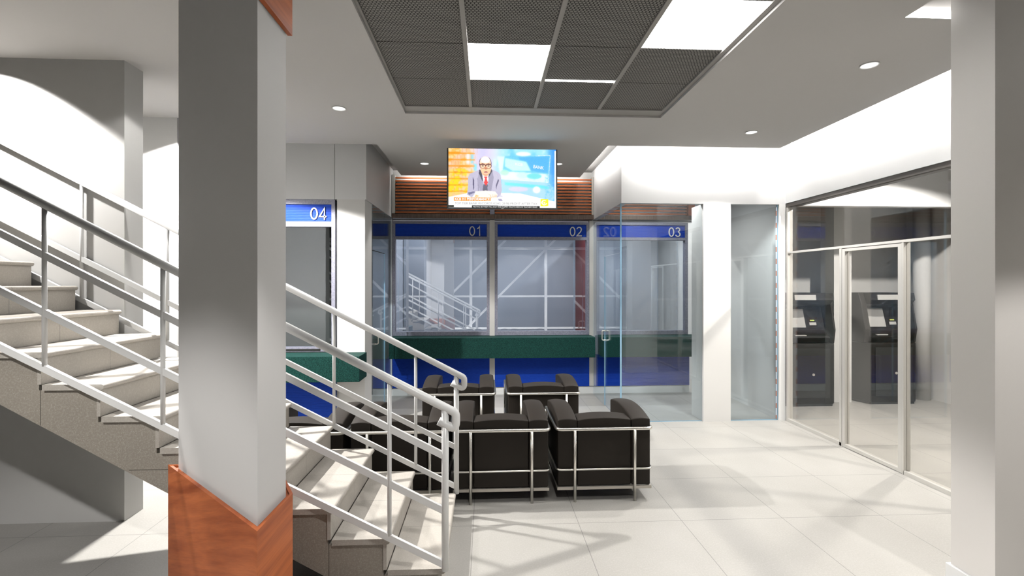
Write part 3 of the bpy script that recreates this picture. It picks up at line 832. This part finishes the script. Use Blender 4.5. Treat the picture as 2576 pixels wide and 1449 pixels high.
# desk
put(poly([(150, 1100), (520, 1020), (1220, 1010), (1600, 1020), (2300, 1180), (2330, 1320), (150, 1320)]), (1, 1, 1))
put(poly([(150, 1010), (430, 985), (520, 1030), (150, 1105)]), (1., .80, .62), .7)
# newsreader
suit = (.77, .75, .84)
put(poly([(545, 690), (580, 620), (770, 540), (1020, 530), (1150, 580), (1200, 640), (1215, 800), (1225, 950), (1200, 1060), (1130, 1110), (900, 1000), (700, 1000), (620, 1110), (520, 1050), (540, 900)]), suit)
put(poly([(640, 690), (665, 760), (665, 900), (650, 970), (640, 830)]), (.30, .28, .42)); put(poly([(1150, 720), (1165, 760), (1120, 880), (1110, 960), (1105, 850)]), (.34, .32, .46))
put(poly([(720, 680), (760, 800), (770, 980), (745, 980), (735, 800)]), (.62, .60, .70)); put(poly([(540, 1010), (660, 985), (700, 1000), (560, 1060)]), (.30, .30, .45), .6)
put(poly([(770, 540), (830, 560), (840, 690), (850, 975), (790, 975), (730, 760)]), (.66, .64, .74)); put(poly([(1025, 530), (960, 660), (935, 970), (1010, 970), (1060, 700)]), (.62, .60, .70))
put(poly([(770, 535), (800, 540), (845, 690), (835, 780), (760, 610)]), (.24, .22, .32)); put(poly([(1010, 520), (1035, 560), (960, 690), (935, 780), (955, 640)]), (.24, .22, .32))
put(poly([(822, 600), (960, 600), (950, 760), (890, 870), (838, 720)]), (.98, .97, 1)); put(poly([(850, 840), (940, 840), (935, 985), (835, 985)]), (.38, .37, .46))
put(poly([(860, 680), (935, 680), (918, 720), (942, 800), (905, 870), (862, 805), (885, 720)]), (.93, .16, .17))
put(ell(888, 400, 124, 140), (.30, .22, .34)); put(ell(888, 395, 113, 136), (1., .88, .80))
put(poly([(778, 400), (1003, 400), (1012, 520), (985, 600), (930, 665), (880, 672), (830, 640), (790, 540)]), (1., .80, .62)); put(ell(890, 335, 90, 68), (1, .98, .95))
for cx_ in (838, 955):
    put(ell(cx_, 460, 62, 50), (.38, .14, .12)); put(ell(cx_, 464, 50, 38), (1., .86, .72)); put(ell(cx_, 458, 24, 8), (.30, .18, .16)); put(ell(cx_, 432, 40, 7), (.40, .22, .18))
put(poly([(880, 445), (915, 445), (915, 456), (880, 456)]), (.40, .15, .12)); put(poly([(775, 420), (800, 430), (800, 448), (775, 440)]), (.35, .15, .15)); put(poly([(1000, 430), (1012, 425), (1012, 445), (1000, 450)]), (.35, .15, .15))
put(poly([(890, 470), (905, 470), (935, 515), (900, 530), (862, 515)]), (.86, .56, .38)); put(poly([(868, 518), (930, 514), (905, 530)]), (.45, .22, .18)); put(poly([(862, 580), (900, 570), (945, 578), (935, 592), (870, 594)]), (.55, .22, .22)); put(ell(903, 602, 34, 10), (.98, .72, .66)); put(poly([(840, 610), (870, 625), (940, 625), (965, 605), (945, 655), (905, 675), (870, 665)]), (.86, .60, .46), .7); put(poly([(960, 555), (975, 550), (955, 640), (940, 645)]), (.95, .72, .58), .6)
put(poly([(690, 985), (900, 965), (1090, 985), (1140, 1050), (1110, 1110), (1030, 1130), (900, 1100), (680, 1110), (665, 1050)]), (1, .97, .93)); put(poly([(700, 1050), (760, 1075), (740, 1095), (670, 1105)]), (.98, .80, .55))
for x_ in (1035, 1060, 1085, 1110): put(poly([(x_, 1045), (x_ + 8, 1045), (x_ + 16, 1110), (x_ + 6, 1112)]), (.93, .72, .55))
put(poly([(930, 1020), (1000, 1060), (1020, 1120), (1005, 1120), (985, 1065)]), (.95, .80, .65))
put(poly([(1145, 1135), (1215, 1132), (1245, 1180), (1165, 1182)]), (.70, .68, .78)); put(poly([(1185, 1060), (1230, 1065), (1250, 1100), (1150, 1100)]), (.86, .85, .92))
# caption area
put(poly([(258, 1112), (998, 1112), (998, 1180), (258, 1180)]), (1., .60, .16)); put(poly([(150, 1183), (2330, 1183), (2330, 1320), (150, 1320)]), (1, 1, 1))
put(poly([(150, 1273), (258, 1273), (258, 1310), (150, 1310)]), (.01, .05, .01)); put(poly([(620, 1273), (1995, 1280), (1995, 1325), (620, 1318)]), (.03, .02, .02)); put(poly([(2293, 130), (2330, 130), (2330, 1320), (2293, 1320)]), (1, 1, 1))
put(poly([(2010, 1135), (2165, 1135), (2170, 1275), (2010, 1278)]), (.99, .97, .05)); put(ell(2085, 1205, 60, 55), (1, 1, 1)); put(ell(2090, 1205, 38, 34), (.99, .97, .05)); put(ell(2092, 1205, 22, 20), (1, 1, 1)); put(poly([(2085, 1195), (2170, 1150), (2170, 1215), (2100, 1208)]), (.99, .97, .05))
for _ in range(1):
    p_ = np.pad(img, ((1, 1), (1, 1), (0, 0)), 'edge')
    img = sum(p_[a_:a_ + CH, b_:b_ + CW] * w_ for a_, b_, w_ in ((0, 1, .14), (2, 1, .14), (1, 0, .14), (1, 2, .14), (1, 1, .44)))
img = np.clip(img + (rng.random((CH, CW, 1)) - .5) * .05, 0, 1)
sm_ = bpy.data.meshes.new('screen')
sx0, sx1, sz0, sz1 = TX0 + .018, TX1 - .016, TZ0 + .014, TZ1 - .004
lin = np.where(img <= .04045, img / 12.92, ((np.clip(img, 0, 1) + .055) / 1.055) ** 2.4)
vx = np.linspace(sx0, sx1, CW + 1); vz = np.linspace(sz1, sz0, CH + 1)
base = wloc(tv)
V = np.zeros((CH + 1, CW + 1, 3)); V[..., 0] = vx[None, :] - base.x; V[..., 1] = TY - .0015 - base.y; V[..., 2] = vz[:, None] - base.z
idx = np.arange((CH + 1) * (CW + 1)).reshape(CH + 1, CW + 1)
F = np.stack([idx[1:, :-1], idx[1:, 1:], idx[:-1, 1:], idx[:-1, :-1]], -1).reshape(-1, 4)
sm_.from_pydata(V.reshape(-1, 3).tolist(), [], F.tolist())
ca = sm_.color_attributes.new('picture', 'FLOAT_COLOR', 'CORNER')
cols = np.concatenate([lin.reshape(-1, 3), np.ones((CW * CH, 1))], 1).repeat(4, axis=0)
ca.data.foreach_set('color', cols.astype(np.float32).ravel())
ms = mat('screen_picture', (0, 0, 0), .3); nt = NT(ms)
at = nt.add('ShaderNodeAttribute', attribute_name='picture'); nt.link(at.outputs['Color'], nt.b.inputs['Emission Color']); nt.b.inputs['Emission Strength'].default_value = 1.45
sm_.materials.append(ms)
scro = bpy.data.objects.new('screen', sm_); COL.objects.link(scro); scro.parent = tv
def lum(name, c_, s_=1.): return mat(name, (0, 0, 0), .5, emit=c_, estr=s_ * 1.4)
LW, LG = lum('caption_white', (1, 1, 1)), lum('caption_grey', (.36, .34, .34))
def cap(s_, px, py, size, m, wpx, bold=0., rot=0.):
    """caption whose baseline starts at (px, py) in picture units and is wpx wide"""
    loc = (sx0 + PX(px) * (sx1 - sx0), TY - .003, sz1 - PYv(py) * (sz1 - sz0))
    o = text_mesh('caption', s_, size, m, scro, loc, .0004, bold=bold)
    w_ = max(v_.co.x for v_ in o.data.vertices) - min(v_.co.x for v_ in o.data.vertices)
    o.scale.x = (wpx / 2175 * (sx1 - sx0)) / w_
    o.rotation_euler = (PI / 2, rot, 0)
    return o
cap('KCB H1 PERFORMANCE', 275, 1168, .040, LW, 700, .0012)
cap('TOP TIER BANK RECORDS KSHS. 29.9B PROFIT AFTER TAX', 275, 1252, .034, LG, 1670)
cap('MEETING BETWEEN TSC, KNUT AND KUPPET FAILS TO RESOLVE TEACHERS\' ISSUES', 640, 1312, .018, LW, 1300)
cap('BANK', 1855, 490, .052, LW, 215, .0006, rot=math.radians(8))
cap('KCB', 1490, 435, .038, LW, 150, .0006, rot=math.radians(6))
build('maker_mark', MB().box(.172, .196, TY - .003, TY, TZ0 + .001, TZ0 + .006), M['chrome'], tv)

# ------------------------------------------------------------------ glazed entrance screen behind the viewer (mirrored in the counter windows)
t = thing('entrance_screen', 'white braced steel entrance screen behind the viewer', 'screen', (0, -1.6, 0))
f = MB()
for x in (-5.1, -2.81, -.51, 2.03): f.box(x - .045, x + .045, -1.645, -1.555, 0, ZC - .002)
for z, h in ((.17, .03), (1.25, .03), (2.875, .045)): f.box(-5.9, 3.6, -1.64, -1.56, z - h, z + h)
build('frame', f, M['railpaint'], t)
f = MB()
for x in (-2.32, -.65): f.bar((x, -1.6, .17), (x + 3.08, -1.6, 3.25), .06, .07)
build('brace', f, M['railpaint'], t)
struct('wall_back_panel', MB().box(-6., 3.6, -2.0, -1.9, 0, ZC), mat('dark_backdrop', (.02, .02, .022), .7))

# ------------------------------------------------------------------ world and render look
w = bpy.data.worlds.new('world'); S.world = w; w.use_nodes = True
w.node_tree.nodes['Background'].inputs[0].default_value = (.8, .85, 1, 1); w.node_tree.nodes['Background'].inputs[1].default_value = .05
vs = S.view_settings
S.display_settings.display_device = 'sRGB'
vs.view_transform = 'Standard'; vs.look = 'None'; vs.gamma = 1.; vs.use_curve_mapping = False; vs.exposure = -.42
cy = S.cycles
cy.max_bounces = 10; cy.diffuse_bounces = 1; cy.glossy_bounces = 4; cy.transmission_bounces = 6; cy.transparent_max_bounces = 12
cy.sample_clamp_indirect = 6.; cy.caustics_reflective = False; cy.caustics_refractive = False
cy.use_denoising = True
try: cy.denoiser = 'OPENIMAGEDENOISE'
except Exception: pass
